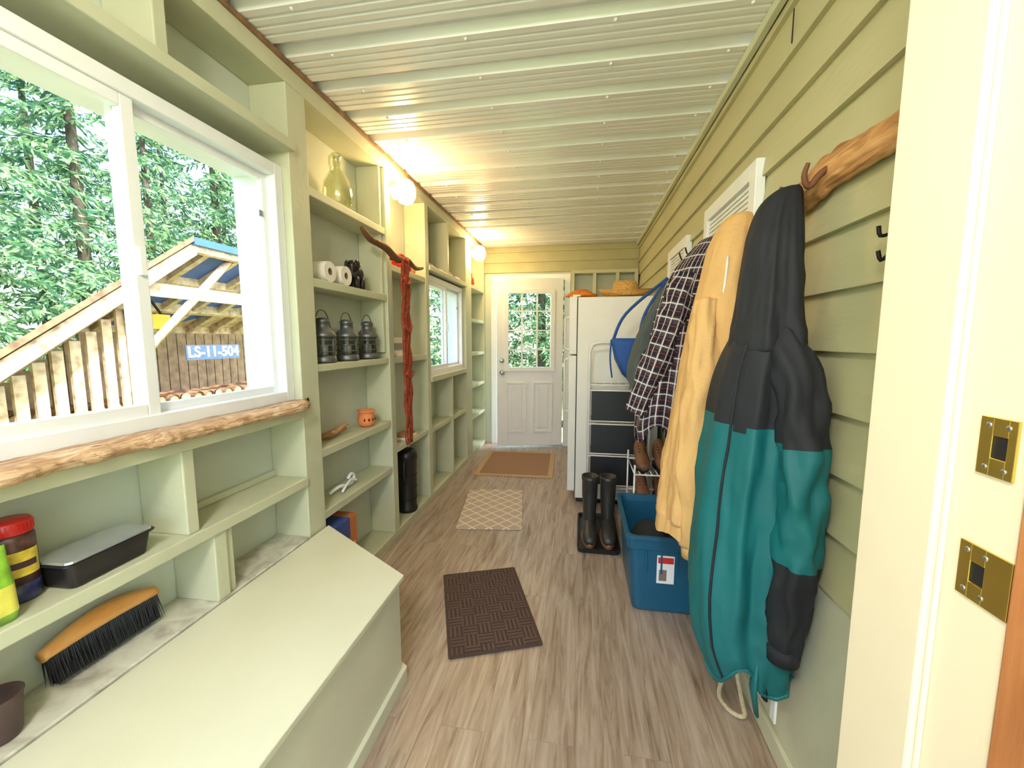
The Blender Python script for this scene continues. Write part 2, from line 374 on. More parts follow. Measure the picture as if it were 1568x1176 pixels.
# ---------------------------------------------------------------- far door
b=MB()
b.box(DX0-.05,DX0+.02,FY-.035,FY+.06,0,2.12,DOORW); b.box(DX1-.02,DX1+.05,FY-.035,FY+.06,0,2.12,DOORW); b.box(DX0+.02,DX1-.02,FY-.035,FY+.06,2.06,2.12,DOORW)
b.box(DX0+.02,DX1-.02,FY-.02,FY+.08,0,.02,STEEL); b.build('door_frame_far',.003)
b=MB(); w=.80; t=.042; h=2.03; z0=.03
lx0,lx1,lz0,lz1=-.68,-.13,.98,1.90
def db(xa,xb,za,zb,ya=0,yb=t): b.box(xa,xb,ya,yb,za,zb,DOORW)
db(-w,lx0,z0,z0+h); db(lx1,0,z0,z0+h); db(lx0,lx1,z0,lz0); db(lx0,lx1,lz1,z0+h)
for (xa,xb,za,zb) in ((lx0-.03,lx0+.02,lz0-.03,lz1+.03),(lx1-.02,lx1+.03,lz0-.03,lz1+.03),(lx0+.02,lx1-.02,lz0-.03,lz0+.02),(lx0+.02,lx1-.02,lz1-.02,lz1+.03)): db(xa,xb,za,zb,-.012,t+.012)
for i in (1,2):
    x=lx0+(lx1-lx0)*i/3; db(x-.009,x+.009,lz0+.02,lz1-.02,.01,t-.01)
for i in (1,2,3):
    z=lz0+(lz1-lz0)*i/4; db(lx0+.02,lx1-.02,z-.008,z+.008,.01,t-.01)
b.add([(lx0,t/2,lz0),(lx1,t/2,lz0),(lx1,t/2,lz1),(lx0,t/2,lz1)],[(0,1,2,3)],GLASS)
for xa,xb in ((-.69,-.445),(-.365,-.12)):
    za,zb=.2,.82
    for q in ((xa,xa+.02,za,zb),(xb-.02,xb,za,zb),(xa+.02,xb-.02,za,za+.02),(xa+.02,xb-.02,zb-.02,zb)): db(*q,-.012,.001)
    db(xa+.055,xb-.055,za+.055,zb-.055,-.010,.001)
Tk=Matrix.Translation((-w+.06,0,.94))@Matrix.Rotation(pi/2,4,'X')
b.lathe([(.03,0),(.03,.008),(.012,.012),(.012,.035),(.026,.045),(.028,.06),(.018,.072)],(0,0,0),STEEL,20,Tk)
Tk=Matrix.Translation((-w+.06,0,1.08))@Matrix.Rotation(pi/2,4,'X'); b.lathe([(.028,0),(.026,.014),(.012,.018)],(0,0,0),STEEL,20,Tk)
for z in (.25,1.05,1.8): b.lathe([(.008,0),(.008,.09)],(0.004,-.006,z),STEEL,10)
b.build('door_1',.002,loc=(DX1-.03,FY-.085,0),rotz=math.radians(14))
b=MB()
for z in (1.72,2.10): b.box(-.13,RX-.03,FY-.15,FY-.001,z,z+.04,PAINT)
for x in (-.13,.12,.38,RX-.07): b.box(x,x+.04,FY-.15,FY-.001,1.76,2.10,PAINT)
b.build('wall_cubby_shelf',.003)
# ---------------------------------------------------------------- near doorway frame
b=MB()
b.box(.388,.46,.505,.62,0,CZ,CREAM); b.box(.40,.46,.428,.505,0,CZ,CREAM); b.box(.46,RX,.42,.62,0,CZ,CREAM)
b.box(.394,.40,.499,.505,0,CZ,CREAM)
b.box(.396,.46,.30,.4275,0,CZ,ORANGEW)
b.build('door_frame_near',.003)
b=MB()
for zc,ya0,yb0 in ((1.226,.440,.476),(1.094,.4285,.482)):
    hh=.029; x=.3975; ya=yb0-.028; yb=yb0-.013
    for (a,c,za,zb) in ((ya0,ya,zc-hh,zc+hh),(yb,yb0,zc-hh,zc+hh),(ya,yb,zc+.011,zc+hh),(ya,yb,zc-hh,zc-.011)): b.box(x,x+.0035,a,c,za,zb,BRASS)
    b.box(.399,.4008,ya,yb,zc-.011,zc+.011,BLACK)
    for zz in (-.021,.021):
        for yy in (yb0-.028,yb0-.009): b.lathe([(.0030,0),(.0022,.0012)],(0,0,0),STEEL,12,Matrix.Translation((x,yy,zc+zz))@Matrix.Rotation(-pi/2,4,'Y'))
b.build('door_strike_plate',.0005)
# ---------------------------------------------------------------- bench box
b=MB()
P=[(-.665,-.75),(-.665,1.365),(LX+.012,1.70),(LX+.012,-.75)]
b.loft([[(x,y,0) for x,y in P],[(x,y,.42) for x,y in P]],BENCH,smooth=False)
P2=[(-.65,-.76),(-.65,1.375),(LX+.011,1.712),(LX+.011,-.76)]
b.loft([[(x,y,.42) for x,y in P2],[(x,y,.44) for x,y in P2]],BENCH,smooth=False)
P3=[(-.65,-.76),(-.65,1.38),(LX+.011,1.715),(LX+.011,-.76)]
b.loft([[(x,y,0) for x,y in P3],[(x,y,.06) for x,y in P3]],BENCH,smooth=False)
b.build('storage_bench',.003)
# ---------------------------------------------------------------- fridge
FR=mat('white_enamel',(240,238,230),.35,var=.02,bump=.05,bscale=150)
b=MB()
b.box(-.03,.60,3.27,3.98,.04,1.66,FR); b.box(-.095,-.036,3.265,3.985,.10,1.205,FR); b.box(-.095,-.036,3.265,3.985,1.215,1.665,FR)
b.box(-.037,-.029,3.28,3.97,.1,1.65,BLACK); b.box(-.02,.58,3.29,3.96,.0,.04,BLACK)
b.tube([(-.095,3.31,1.25),(-.13,3.31,1.26),(-.13,3.31,1.5),(-.095,3.31,1.51)],.011,FR,8); b.tube([(-.095,3.31,.75),(-.13,3.31,.76),(-.13,3.31,1.17),(-.095,3.31,1.18)],.011,FR,8)
b.box(-.07,-.01,3.275,3.31,1.665,1.68,FR)
b.build('refrigerator',.01)
STRAW=mat_ramp('straw',[(170,116,54),(214,166,90),(236,198,124)],60,(1,1,3),.8,.5)
b=MB(); seg=40; rings=[]
for r,z in ((.19,.05),(.175,.028),(.14,.012),(.10,.006),(.095,.03),(.09,.09),(.078,.135),(.05,.142),(.02,.125)):
    rings.append([(r*1.12*math.cos(2*pi*j/seg),r*math.sin(2*pi*j/seg),z+(.03*abs(math.cos(2*pi*j/seg)) if r>.15 else 0)-(.02*abs(math.sin(2*pi*j/seg)) if r>.15 else 0)) for j in range(seg)])
b.loft(rings,STRAW,True,True); b.lathe([(.102,.012),(.098,.04),(.092,.04),(.094,.012)],(0,0,0),mat('hat_band',(120,70,40),.8),30,T=Matrix.Scale(1.12,4,(1,0,0)),cap=False)
b.build('straw_hat',loc=(.345,3.48,1.662))
b=MB(); rings=[]
OR=mat('orange_fabric',(228,132,44),.9,var=.2,scale=30)
for i in range(7):
    a=i/6; r=.11*math.cos(a*1.35); rings.append([(r*1.15*math.cos(2*pi*j/30)*(1+.25*noise.noise(Vector((math.cos(2*pi*j/30)*2,math.sin(2*pi*j/30)*2,a*3)))),r*math.sin(2*pi*j/30),.001+.055*a+.012*abs(noise.noise(Vector((j*.6,a*5,0))))*(1 if i else 0)) for j in range(30)])
b.loft(rings,OR); b.build('folded_orange_cloth',loc=(-.005,3.5,1.684))
# ---------------------------------------------------------------- mats
def floormat(name,c,hw,hl,rot,m,border=None,bm=None,th=.008,r=.01):
    b=MB()
    if border:
        b.loft([rrect(0,0,hw,hl,r,0),rrect(0,0,hw,hl,r,th)],bm,smooth=False)
        b.loft([rrect(0,0,hw-border,hl-border,r,th),rrect(0,0,hw-border,hl-border,r,th+.002)],m,smooth=False)
    else: b.loft([rrect(0,0,hw,hl,r,0),rrect(0,0,hw,hl,r,th)],m,smooth=False)
    b.build(name,.002,loc=(c[0],c[1],.001),rotz=rot)
DM=mat_mat('brown_ribbed_mat',(62,46,42),(98,76,68),'weave')
floormat('door_mat',(-.443,1.863),.205,.31,math.radians(21),DM,.012,mat('brown_rubber',(72,56,50),.8))
floormat('lattice_rug',(-.67,3.05),.235,.38,math.radians(8),mat_mat('beige_lattice',(190,174,158),(232,222,210),'lattice'),r=.03)
floormat('woven_door_rug',(-.655,4.24),.39,.44,math.radians(2),mat_mat('brown_braid',(140,108,84),(168,132,104),'chk'),.05,mat_mat('tan_braid',(170,138,104),(206,178,142),'chk'),.008)
# ---------------------------------------------------------------- coats
TEAL=mat('teal_shell_fabric',(6,100,106),.6,var=.1,scale=4,bump=.25,bscale=14)
DK=mat('black_shell_fabric',(36,38,44),.7,var=.12,scale=5,bump=.25,bscale=14,spec=.3)
TAN=mat('tan_fleece',(224,180,120),.95,var=.06,scale=8,bump=.3,bscale=90,spec=.2)
GREYC=mat('grey_green_wool',(84,92,90),.95,var=.1,spec=.2)
PL=mat_plaid()
b=MB()
jm=lambda p,i,j: DK if p.z>1.10+.015*math.sin(p.y*20) else TEAL
rg=garment(b,[(1.42,.53,1.29,.04,.05,.05),(1.35,.52,1.28,.078,.10,.1),(1.24,.505,1.28,.102,.128,.13),(1.08,.495,1.28,.112,.14,.14),(.85,.485,1.285,.124,.148,.16),(.6,.49,1.285,.13,.15,.2),(.42,.503,1.28,.12,.142,.22),(.335,.517,1.27,.104,.125,.24)],jm,seed=2,hem=.06,n=80)
b.tube([(r[58][0]+.002*(r[58][0]-.5),r[58][1]-.002,r[58][2]) for r in rg[12::3]],.004,DK,6)
b.tube([rg[-1][q%96] for q in range(0,97,3)],.006,TEAL,6,caps=False)
garment(b,[(1.755,.575,1.31,.012,.018,.0),(1.745,.565,1.31,.035,.04,.06),(1.70,.545,1.30,.056,.058,.12),(1.60,.53,1.285,.07,.078,.16),(1.48,.522,1.27,.078,.088,.18),(1.38,.518,1.26,.084,.092,.2),(1.32,.518,1.255,.09,.098,.2),(1.30,.518,1.255,.084,.092,.2),(1.35,.52,1.26,.06,.07,.1)],DK,seed=9,n=56,crk_=.5)
sl=lambda p,i,j: DK if (p.z>1.06 or p.z<.745) else TEAL
b.tube([(.53,1.22,1.34),(.548,1.165,1.24),(.558,1.135,1.08),(.565,1.12,.92),(.565,1.12,.76),(.563,1.13,.62),(.562,1.145,.48)],[.045,.052,.052,.052,.051,.046,.038],sl,32,wr=.3,nsub=12,seed=3,wz=10)
b.tube([(.562,1.144,.50),(.562,1.147,.455)],[.043,.041],DK,20)
b.tube([(.575,1.31,1.745),(.60,1.33,1.765),(.612,1.335,1.735)],.005,BLACKM,6,nsub=4)
b.tube([(.505,1.165,.42),(.50,1.16,.34),(.515,1.165,.26)],[.016,.02,.014],TEAL,8,flat=.4)
b.tube([(.53,1.175,.4),(.535,1.17,.31)],[.014,.018],DK,8,flat=.4)
b.box(.555,.561,1.15,1.175,.25,.33,WHITE)
b.build('hooded_jacket')
b=MB()
garment(b,[(1.79,.58,1.68,.012,.03,0),(1.775,.565,1.68,.045,.06,.06),(1.69,.54,1.68,.068,.095,.12),(1.54,.515,1.67,.082,.115,.15),(1.38,.50,1.67,.105,.135,.16),(1.2,.485,1.67,.118,.15,.17),(1.0,.475,1.67,.132,.16,.2),(.8,.46,1.67,.148,.163,.22),(.66,.45,1.67,.155,.165,.2),(.63,.45,1.67,.143,.155,.12),(.575,.45,1.67,.145,.157,.1)],TAN,seed=14,hem=.03,n=80)
b.tube([(.45,1.58,1.47),(.43,1.55,1.25),(.415,1.535,1.0),(.41,1.535,.76),(.425,1.545,.57)],[.044,.056,.058,.055,.048],TAN,30,wr=.3,nsub=12,seed=21,wz=8)
b.tube([(.425,1.545,.575),(.427,1.545,.52)],[.043,.040],TAN,20)
b.tube([(.50,1.57,1.62),(.49,1.555,1.52),(.475,1.555,1.42)],[.004,.004,.004],WHITE,6,nsub=3)
b.box(.478,.483,1.515,1.55,1.2,1.26,mat('red_tag',(180,40,35),.7))
b.build('tan_hoodie')
b=MB()
garment(b,[(1.80,.59,2.09,.012,.03,0),(1.78,.575,2.09,.045,.08,.08),(1.66,.52,2.09,.088,.13,.14),(1.5,.48,2.09,.112,.15,.17),(1.3,.45,2.09,.13,.16,.2),(1.1,.43,2.09,.14,.16,.22),(.92,.42,2.09,.142,.15,.24),(.85,.42,2.09,.135,.14,.24)],PL,seed=31,hem=.08,ucirc=.90,n=70)
b.tube([(.47,2.0,1.62),(.40,1.965,1.42),(.33,1.965,1.2),(.262,1.98,.99)],[.055,.064,.06,.048],PL,28,wr=.25,nsub=10,seed=4,wz=9,ucirc=.38)
b.build('plaid_shirt')
b=MB()
garment(b,[(1.73,.575,2.46,.012,.03,0),(1.70,.56,2.46,.04,.08,.08),(1.6,.52,2.46,.085,.12,.2),(1.4,.46,2.46,.12,.14,.24),(1.2,.41,2.46,.13,.14,.26),(1.06,.39,2.46,.12,.13,.26)],GREYC,seed=41,hem=.05)
b.build('grey_coat')
BLUEB=mat('blue_bag_nylon',(20,76,150),.6,var=.12,scale=12)
b=MB(); rings=[]
for z,hx,hy in ((1.34,.085,.05),(1.30,.095,.045),(1.2,.09,.05),(1.1,.07,.045),(1.05,.04,.03)):
    rings.append([(x+.02*noise.noise(Vector((k*.7,z*9,0))),y,zz) for k,(x,y,zz) in enumerate(rrect((1.34-z)*.25,0,hx,hy,.02,z))])
b.loft(rings,BLUEB); b.tube([(-.08,0,1.32),(0,0,1.5),(.25,0,1.72)],.010,BLUEB,8,nsub=6); b.tube([(.085,0,1.32),(.12,0,1.5),(.25,0,1.72)],.010,BLUEB,8,nsub=6)
b.tube([(-.09,0,1.33),(-.095,-.01,1.2),(-.08,-.01,1.08)],.006,BLUEB,6,nsub=4)
b.build('blue_shoulder_bag',loc=(.285,2.78,0))
DRIFT2=mat('dark_twig',(110,70,45),.7,var=.3)
b=MB(); rings=[]
for i in range(60):
    y=.80+i*.60/59; u=i/59
    hz=.026+.032*u-.05*max(0,u-.88)*3+.006*noise.noise(Vector((y*30,3,0))); zc=1.772-.025*u+.008*math.sin(y*17); xo=RX-.026
    th=.022+.006*noise.noise(Vector((y*14,0,0)))
    rings.append([(xo-max(0,th*min(1,1.6*math.sin(a))*(1+.25*noise.noise(Vector((y*20,a*2,7))))),y,zc+hz*math.cos(a)*(1+.25*noise.noise(Vector((y*16,a,0))))) for a in [pi*k/13 for k in range(14)]])
b.loft(rings,DRIFT)
def hook(y,z,x=RX-.05):
    b.tube([(x+.02,y,z+.02),(x-.01,y,z),(x-.035,y,z-.03),(x-.05,y-.005,z-.005),(x-.045,y-.01,z+.025)],[.009,.009,.008,.007,.005],DRIFT2,8,nsub=4)
hook(1.36,1.745); hook(1.22,1.755)
b.build('driftwood_coat_rack')
b=MB()
b.box(RX-.05,RX-.03,2.4,2.66,1.74,1.80,WHITE)
for y in (2.46,2.60):
    b.tube([(RX-.05,y,1.79),(RX-.085,y,1.80),(RX-.10,y,1.84)],.005,BLACKM,6,nsub=3); b.tube([(RX-.05,y,1.76),(RX-.08,y,1.745),(RX-.10,y,1.77)],.005,BLACKM,6,nsub=3)
b.build('coat_hook_rail',.002)
b=MB(); b.box(RX-.03,RX-.018,.985,1.0,1.49,1.56,BLACKM); b.tube([(RX-.03,.992,1.55),(RX-.05,.992,1.545),(RX-.055,.992,1.565)],.004,BLACKM,6,nsub=3); b.tube([(RX-.03,.992,1.51),(RX-.045,.992,1.495),(RX-.052,.992,1.515)],.004,BLACKM,6,nsub=3); b.build('wall_hook')
# ---------------------------------------------------------------- tote
TOTE=mat('blue_tote_plastic',(22,86,118),.4,var=.05)
b=MB(); cx,cy=.425,2.19; R=[]
for hx,hy,z in ((.145,.225,.003),(.155,.235,.015),(.178,.262,.33),(.178,.262,.335),(.19,.272,.338),(.193,.275,.385),(.20,.283,.387),(.20,.283,.405),(.178,.262,.405),(.172,.256,.37),(.148,.228,.02)):
    R.append(rrect(cx,cy,hx,hy,.035,z,6))
b.loft(R,TOTE,True,True,smooth=False)
for dx in (-.1,-.03,.04,.11): b.box(cx+dx-.004,cx+dx+.004,cy-.268,cy-.24,.22,.335,TOTE)
b.box(cx-.05,cx+.03,cy-.262,cy-.255,.17,.31,WHITE)
b.box(cx-.045,cx+.025,cy-.2645,cy-.261,.272,.302,mat('label_red',(200,40,35),.5)); b.box(cx-.04,cx-.005,cy-.2645,cy-.261,.185,.24,mat('label_photo',(120,110,100),.5))
b.ell((cx-.02,cy+.05,.2),(.12,.17,.13),mat('dark_cloth',(38,42,50),.95),20,wob=.5)
b.build('storage_tote',.002)
# ---------------------------------------------------------------- shoe tray, boots, rack
b=MB(); b.loft([rrect(.13,2.74,.13,.27,.03,.001),rrect(.13,2.74,.135,.275,.03,.03),rrect(.13,2.74,.125,.265,.03,.03),rrect(.13,2.74,.12,.26,.03,.01)],BLACK,smooth=False); b.build('boot_tray')
RUB=mat('olive_black_rubber',(48,47,44),.4,var=.15); SOLE=mat('tan_boot_sole',(150,104,62),.7)
def boot(x,y):
    b=MB(); rings=[]
    for yy,hx,h in ((-.155,.02,.035),(-.14,.038,.055),(-.10,.047,.07),(-.04,.045,.095),(.02,.04,.12),(.07,.042,.12),(.11,.038,.11),(.125,.02,.08)):
        rings.append([(hx*math.cos(t),yy,.016+max(0,h*.5+h*.5*math.sin(t))) for t in [2*pi*k/20 for k in range(20)]])
    b.loft(rings,RUB)
    rings=[]
    for z,rx,ry,cy in ((.06,.042,.055,.055),(.12,.042,.055,.05),(.18,.045,.052,.052),(.28,.051,.058,.055),(.38,.053,.06,.055),(.385,.056,.063,.055),(.41,.056,.063,.055),(.41,.05,.057,.055),(.3,.046,.052,.055)):
        rings.append([(rx*math.cos(2*pi*k/24),cy+ry*math.sin(2*pi*k/24),z) for k in range(24)])
    b.loft(rings,RUB,True,True)
    b.loft([[(hx*math.cos(t),ly*math.sin(t)-.012,z) for t in [2*pi*k/24 for k in range(24)]] for hx,ly,z in ((.05,.148,0),(.052,.15,.022),(.046,.14,.032))],SOLE,smooth=False)
    return b.build('rubber_boot',loc=(x,y,.011))
boot(.075,2.66); boot(.195,2.67)
b=MB(); WIRE=mat('white_coated_wire',(236,236,232),.35)
x0,x1,ya,yb=.065,.50,3.04,3.22
for y in (ya,yb):
    b.tube([(x0,y,.03),(x0,y,1.24),(x0+.02,y,1.295),(x0+.08,y,1.31),(x1-.08,y,1.31),(x1-.02,y,1.295),(x1,y,1.24),(x1,y,0.03)],.009,WIRE,8)
for zz in (.22,.46,.70,1.0):
    for y in (ya,yb): b.tube([(x0,y,zz),(x1,y,zz)],.006,WIRE,6)
    for k in range(9):
        x=x0+(x1-x0)*k/8; b.tube([(x,ya,zz),(x,yb,zz)],.003,WIRE,6)
for za,zb in ((.735,.955),(.49,.705),(.25,.465)):
    b.box(x0+.018,x1-.018,ya-.006,ya+.0,za,zb,BLACK); b.box(x0+.018,x1-.018,ya,yb-.01,za,za+.006,BLACK)
    b.tube([(x0,ya-.008,zb+.004),(x1,ya-.008,zb+.004)],.005,WIRE,6); b.tube([(x0,ya-.008,za-.004),(x1,ya-.008,za-.004)],.004,WIRE,6)
for x in (x0,x1):
    for y in (ya,yb): b.lathe([(.012,0),(.014,.015),(.012,.035)],(x,y,0.0),BLACK,10)
b.build('wire_shoe_tower')
b=MB()
for zz in (.28,.50):
    for k in range(8): b.tube([(.34+k*.035,2.54,zz),(.34+k*.035,2.90,zz)],.004,WIRE,6)
    for y in (2.54,2.9): b.tube([(.34,y,zz),(.59,y,zz)],.005,WIRE,6)
for x in (.34,.59):
    for y in (2.54,2.9): b.tube([(x,y,0),(x,y,.56)],.006,WIRE,8)
b.build('wire_shoe_rack')
LEA=mat('brown_leather',(128,84,60),.55,var=.2,scale=14,bump=.2)
def shoe(x,y,z,rot):
    b=MB(); rings=[]
    for yy,hx,h in ((-.14,.02,.035),(-.12,.038,.055),(-.07,.045,.075),(0,.04,.11),(.05,.038,.15),(.09,.04,.155),(.115,.034,.15),(.125,.015,.1)):
        rings.append([(hx*math.cos(t),yy,.014+h*.5+h*.5*math.sin(t)) for t in [2*pi*k/18 for k in range(18)]])
    b.loft(rings,LEA); b.lathe([(.048,0),(.048,.018)],(0,0,0),BLACK,20,T=Matrix.Translation((0,-.005,0))@Matrix.Diagonal((1,2.7,1,1)))
    for q in range(4): b.tube([(-.025,-.03+q*.022,.105+q*.012),(.025,-.025+q*.022,.105+q*.012)],.003,BLACK,5)
    b.build('leather_shoe',loc=(x,y,z),rotz=rot)
shoe(.40,2.70,.506,0); shoe(.52,2.70,.506,0); shoe(.41,2.70,.286,0); shoe(.53,2.71,.286,0)
b=MB(); ROPE=mat('beige_rope',(206,192,160),.9,var=.2,scale=80)
b.tube([(.60,1.50,.50),(.585,1.51,.3),(.57,1.54,.14),(.55,1.53,.05),(.53,1.49,.013),(.55,1.43,.012),(.59,1.42,.012),(.60,1.48,.03),(.60,1.54,.12),(.61,1.54,.3),(.615,1.54,.5)],.008,ROPE,8,nsub=6); b.build('rope_leash')
# ---------------------------------------------------------------- lamps
def lamp(name,x,y,z,r=.06):
    b=MB()
    b.lathe([(.045,0),(.045,.02),(.03,.03)],(0,0,0),WHITE,20,T=Matrix.Translation((LX,y,z))@Matrix.Rotation(pi/2,4,'Y'))
    b.lathe([(.02,-r*1.25),(r*.7,-r*1.1),(r,-r*.5),(r*1.02,.2*r),(r*.85,r*.8),(r*.5,r*1.1)],(x,y,z),LAMPE,24)
    return b.build(name)
lamp('wall_lamp',-1.11,2.54,2.26); lamp('wall_lamp',-1.10,4.40,2.26,.065)
b=MB(); b.lathe([(.09,.0),(.09,-.03)],(-.3,-.55,CZ),WHITE,24); b.lathe([(.05,-.30),(.13,-.26),(.17,-.18),(.15,-.08),(.08,-.03)],(-.3,-.55,CZ),mat('fill_globe_glow',(255,246,232),.4,emit=84,var=0),28); b.build('added_fill_globe')  # unseen globe added behind the camera as fill light for the room
# ---------------------------------------------------------------- shelf contents
BG=mat_glass('pale_green_bottle_glass',(.88,.90,.80),.13)
b=MB(); b.lathe([(.02,.002),(.05,.002),(.063,.03),(.070,.08),(.062,.13),(.038,.175),(.022,.20),(.018,.245),(.024,.25),(.024,.262),(.017,.262),(.015,.20),(.032,.172),(.056,.128),(.064,.08),(.058,.032),(.02,.008)],(0,0,0),BG,32)
b.tube([(0,-.02,.24),(0,-.05,.235),(0,-.058,.2),(0,-.045,.165)],.006,BG,8,nsub=4)
o=b.build('glass_bottle',loc=(-1.28,2.06,2.01)); o.scale=(1.08,1.08,1.08)
WP=mat('white_paper',(238,234,226),.9); 
for y in (1.87,2.01):
    b=MB(); T=Matrix.Translation((-1.27,y,1.612+.05))@Matrix.Rotation(pi/2,4,'Y')
    b.lathe([(.018,-.05),(.05,-.05),(.05,.05),(.018,.05),(.018,-.05)],(0,0,0),WP,28,T=T,cap=False,smooth=False)
    b.lathe([(.019,-.048),(.016,-.048),(.016,.048),(.019,.048)],(0,0,0),mat('roll_core',(120,96,72),.9),20,T=T,cap=False); b.build('toilet_paper_roll')
b=MB()
b.ell((0,0,.09),(.04,.05,.045),BLACK); b.ell((0.005,-.045,.125),(.03,.032,.035),BLACK); b.tube([(.01,-.07,.125),(.02,-.085,.10),(.03,-.085,.075),(.04,-.075,.06)],[.014,.012,.009,.006],BLACK,10,nsub=3)
for sx in (-.02,.02):
    for sy in (-.03,.03): b.tube([(sx,sy,.07),(sx,sy,.0)],[.016,.015],BLACK,10)
for sx in (-1,1): b.ell((sx*.03,-.035,.135),(.012,.024,.028),BLACK)
b.ell((0,0,.14),(.03,.04,.015),WP); b.build('elephant_figurine',loc=(-1.27,2.19,1.611))
LGL=mat_glass('lantern_glass',(.55,.58,.58),.12)
def lantern(y):
    b=MB(); 
    b.lathe([(.052,0),(.055,.01),(.052,.03),(.045,.035)],(0,0,0),GALV,24); b.lathe([(.044,.035),(.046,.12)],(0,0,0),LGL,24,cap=False)
    for k in range(6):
        a=2*pi*k/6; b.tube([(.048*math.cos(a),.048*math.sin(a),.03),(.048*math.cos(a),.048*math.sin(a),.125)],.003,GALV,6)
    for z in (.05,.08,.105): b.lathe([(.048,z),(.051,z+.003),(.048,z+.006)],(0,0,0),GALV,24,cap=False)
    b.lathe([(.055,.12),(.057,.13),(.048,.145),(.03,.165),(.026,.185),(.032,.19),(.03,.205),(.012,.212)],(0,0,0),GALV,24)
    b.tube([(0,-.052,.13),(0,-.055,.18),(0,-.03,.235),(0,0,.247),(0,.03,.235),(0,.055,.18),(0,.052,.13)],.0025,GALV,6,nsub=3)
    b.lathe([(.02,.036),(.02,.08),(.004,.083)],(0,0,0),WP,14)
    o=b.build('metal_lantern',loc=(-1.265,y,1.216)); o.scale=(1.12,1.12,1.05)
for y in (1.85,2.06,2.28): lantern(y)
b=MB(); TER=mat('terracotta_orange',(230,138,82),.6,var=.1)
b.lathe([(.025,0),(.045,.012),(.052,.04),(.045,.07),(.04,.082),(.053,.09),(.053,.1),(.044,.1),(.038,.08),(.03,.03)],(0,0,0),TER,28)
for a in (-.75,-.25,.25,-1.25): b.ell((.05*math.cos(a),.05*math.sin(a),.045),(.005,.007,.009),BLACK,8)
b.build('terracotta_pot',loc=(-1.27,2.24,.811))
b=MB(); TW=mat('light_driftwood',(176,132,92),.8,var=.3,scale=20)
b.tube([(-.03,-.10,.02),(-.01,-.03,.025),(.0,.03,.04),(-.01,.09,.022)],[.014,.02,.018,.008],TW,10,nsub=4,wr=.3); b.tube([(0,0,.035),(.02,.04,.06),(.02,.07,.055)],[.013,.010,.006],TW,8,nsub=3); b.tube([(0,-.04,.025),(.03,-.09,.05)],[.012,.006],TW,8)
b.build('driftwood_piece',loc=(-1.28,1.96,.812))
b=MB(); b.tube([(-.02,-.10,.01),(.0,-.04,.03),(.01,.02,.02),(.01,.07,.02),(.01,.09,.05),(.01,.06,.07),(.01,.03,.05)],.009,WHITE,10,nsub=5); b.tube([(.03,-.06,.01),(.03,.02,.05),(.03,.08,.03)],.007,WHITE,8,nsub=4); b.build('white_metal_bracket',loc=(-1.28,1.99,.508))
CARD=mat('printed_cardboard',(196,120,70),.8,var=.1)
b=MB(); b.box(-.07,.07,-.12,.12,0,.33,CARD); b.box(-.073,.073,-.122,.05,.22,.332,mat('blue_print',(60,80,150),.7)); b.box(.0705,.072,-.1,.1,.08,.18,WP); b.build('cardboard_box',.003,loc=(-1.28,1.87,.052))
b=MB(); RED=mat('red_glaze',(206,48,34),.4,var=.2)
for y,r in ((-.17,.045),(-.06,.05),(.06,.042)): b.lathe([(r*.5,0),(r,.02),(r*1.05,.05),(r*.8,.085),(r*.5,.10),(r*.3,.10)],(0,y,0),RED if y!=.06 else mat('purple_glaze',(120,50,90),.4),20)
b.lathe([(.03,0),(.035,.05),(.02,.07)],(.0,.16,0),TER,18); b.build('glazed_ornament_set',loc=(-1.27,2.80,1.811))
b=MB(); b.box(-.01,.0,-.10,.10,0.002,.13,WP,T=Matrix.Rotation(-.15,4,'Y')); b.box(.0,.002,-.07,.07,.04,.09,mat('grey_print',(150,150,150),.8),T=Matrix.Rotation(-.15,4,'Y')); b.box(-.05,.04,-.13,.0,0,.02,WP); b.build('framed_card',loc=(-1.28,2.75,1.217))
b=MB(); b.box(-.06,.06,-.1,.1,0,.018,WP); b.box(-.05,.05,-.08,.09,.018,.034,mat('book_cover',(170,120,90),.7)); b.build('stacked_books',.002,loc=(-1.28,2.78,.612))
b=MB(); SHELLM=mat('seashell',(226,206,186),.6,var=.2,scale=30)
for k in range(11):
    y=-.42+k*.08+random.uniform(-.01,.01); r=random.uniform(.018,.03); b.lathe([(r,0),(r*1.1,r*.5),(r*.7,r*1.1),(r*.2,r*1.6)],(random.uniform(-.02,.02),y,0),SHELLM,12)
b.build('seashell_collection',loc=(-1.245,3.68,1.922))
b=MB(); b.lathe([(.03,0),(.05,.03),(.045,.08),(.025,.11),(.03,.14),(.02,.14)],(0,0,0),RED,20); b.build('red_vase',loc=(-1.27,4.62,1.938))
b=MB(); b.lathe([(.07,0),(.075,.01),(.075,.03),(.068,.04),(.072,.2),(.076,.39),(.08,.395),(.08,.43),(.072,.46),(.04,.475)],(0,0,0),BLACK,32)
b.tube([(.02,-.075,.41),(.03,-.11,.38),(.03,-.112,.28),(.02,-.074,.24)],.01,BLACK,8,nsub=4)
for k in range(3): b.lathe([(.0745,.1+k*.09),(.077,.104+k*.09),(.0745,.108+k*.09)],(0,0,0),BLACKM,32,cap=False)
b.build('black_canister',loc=(-1.272,2.79,.051))
b=MB(); b.tube([(-1.175,2.10,1.93),(-1.165,2.18,1.885),(-1.15,2.32,1.87),(-1.15,2.46,1.835),(-1.15,2.62,1.855),(-1.16,2.78,1.83),(-1.175,2.96,1.86)],[.01,.017,.02,.022,.018,.014,.008],DRIFT2,12,nsub=5,wr=.25); b.tube([(-1.165,2.2,1.885),(-1.12,2.16,1.87)],[.013,.008],DRIFT2,8); b.tube([(-1.19,2.46,1.835),(-1.15,2.46,1.835)],.01,DRIFT2,8); b.build('driftwood_branch')
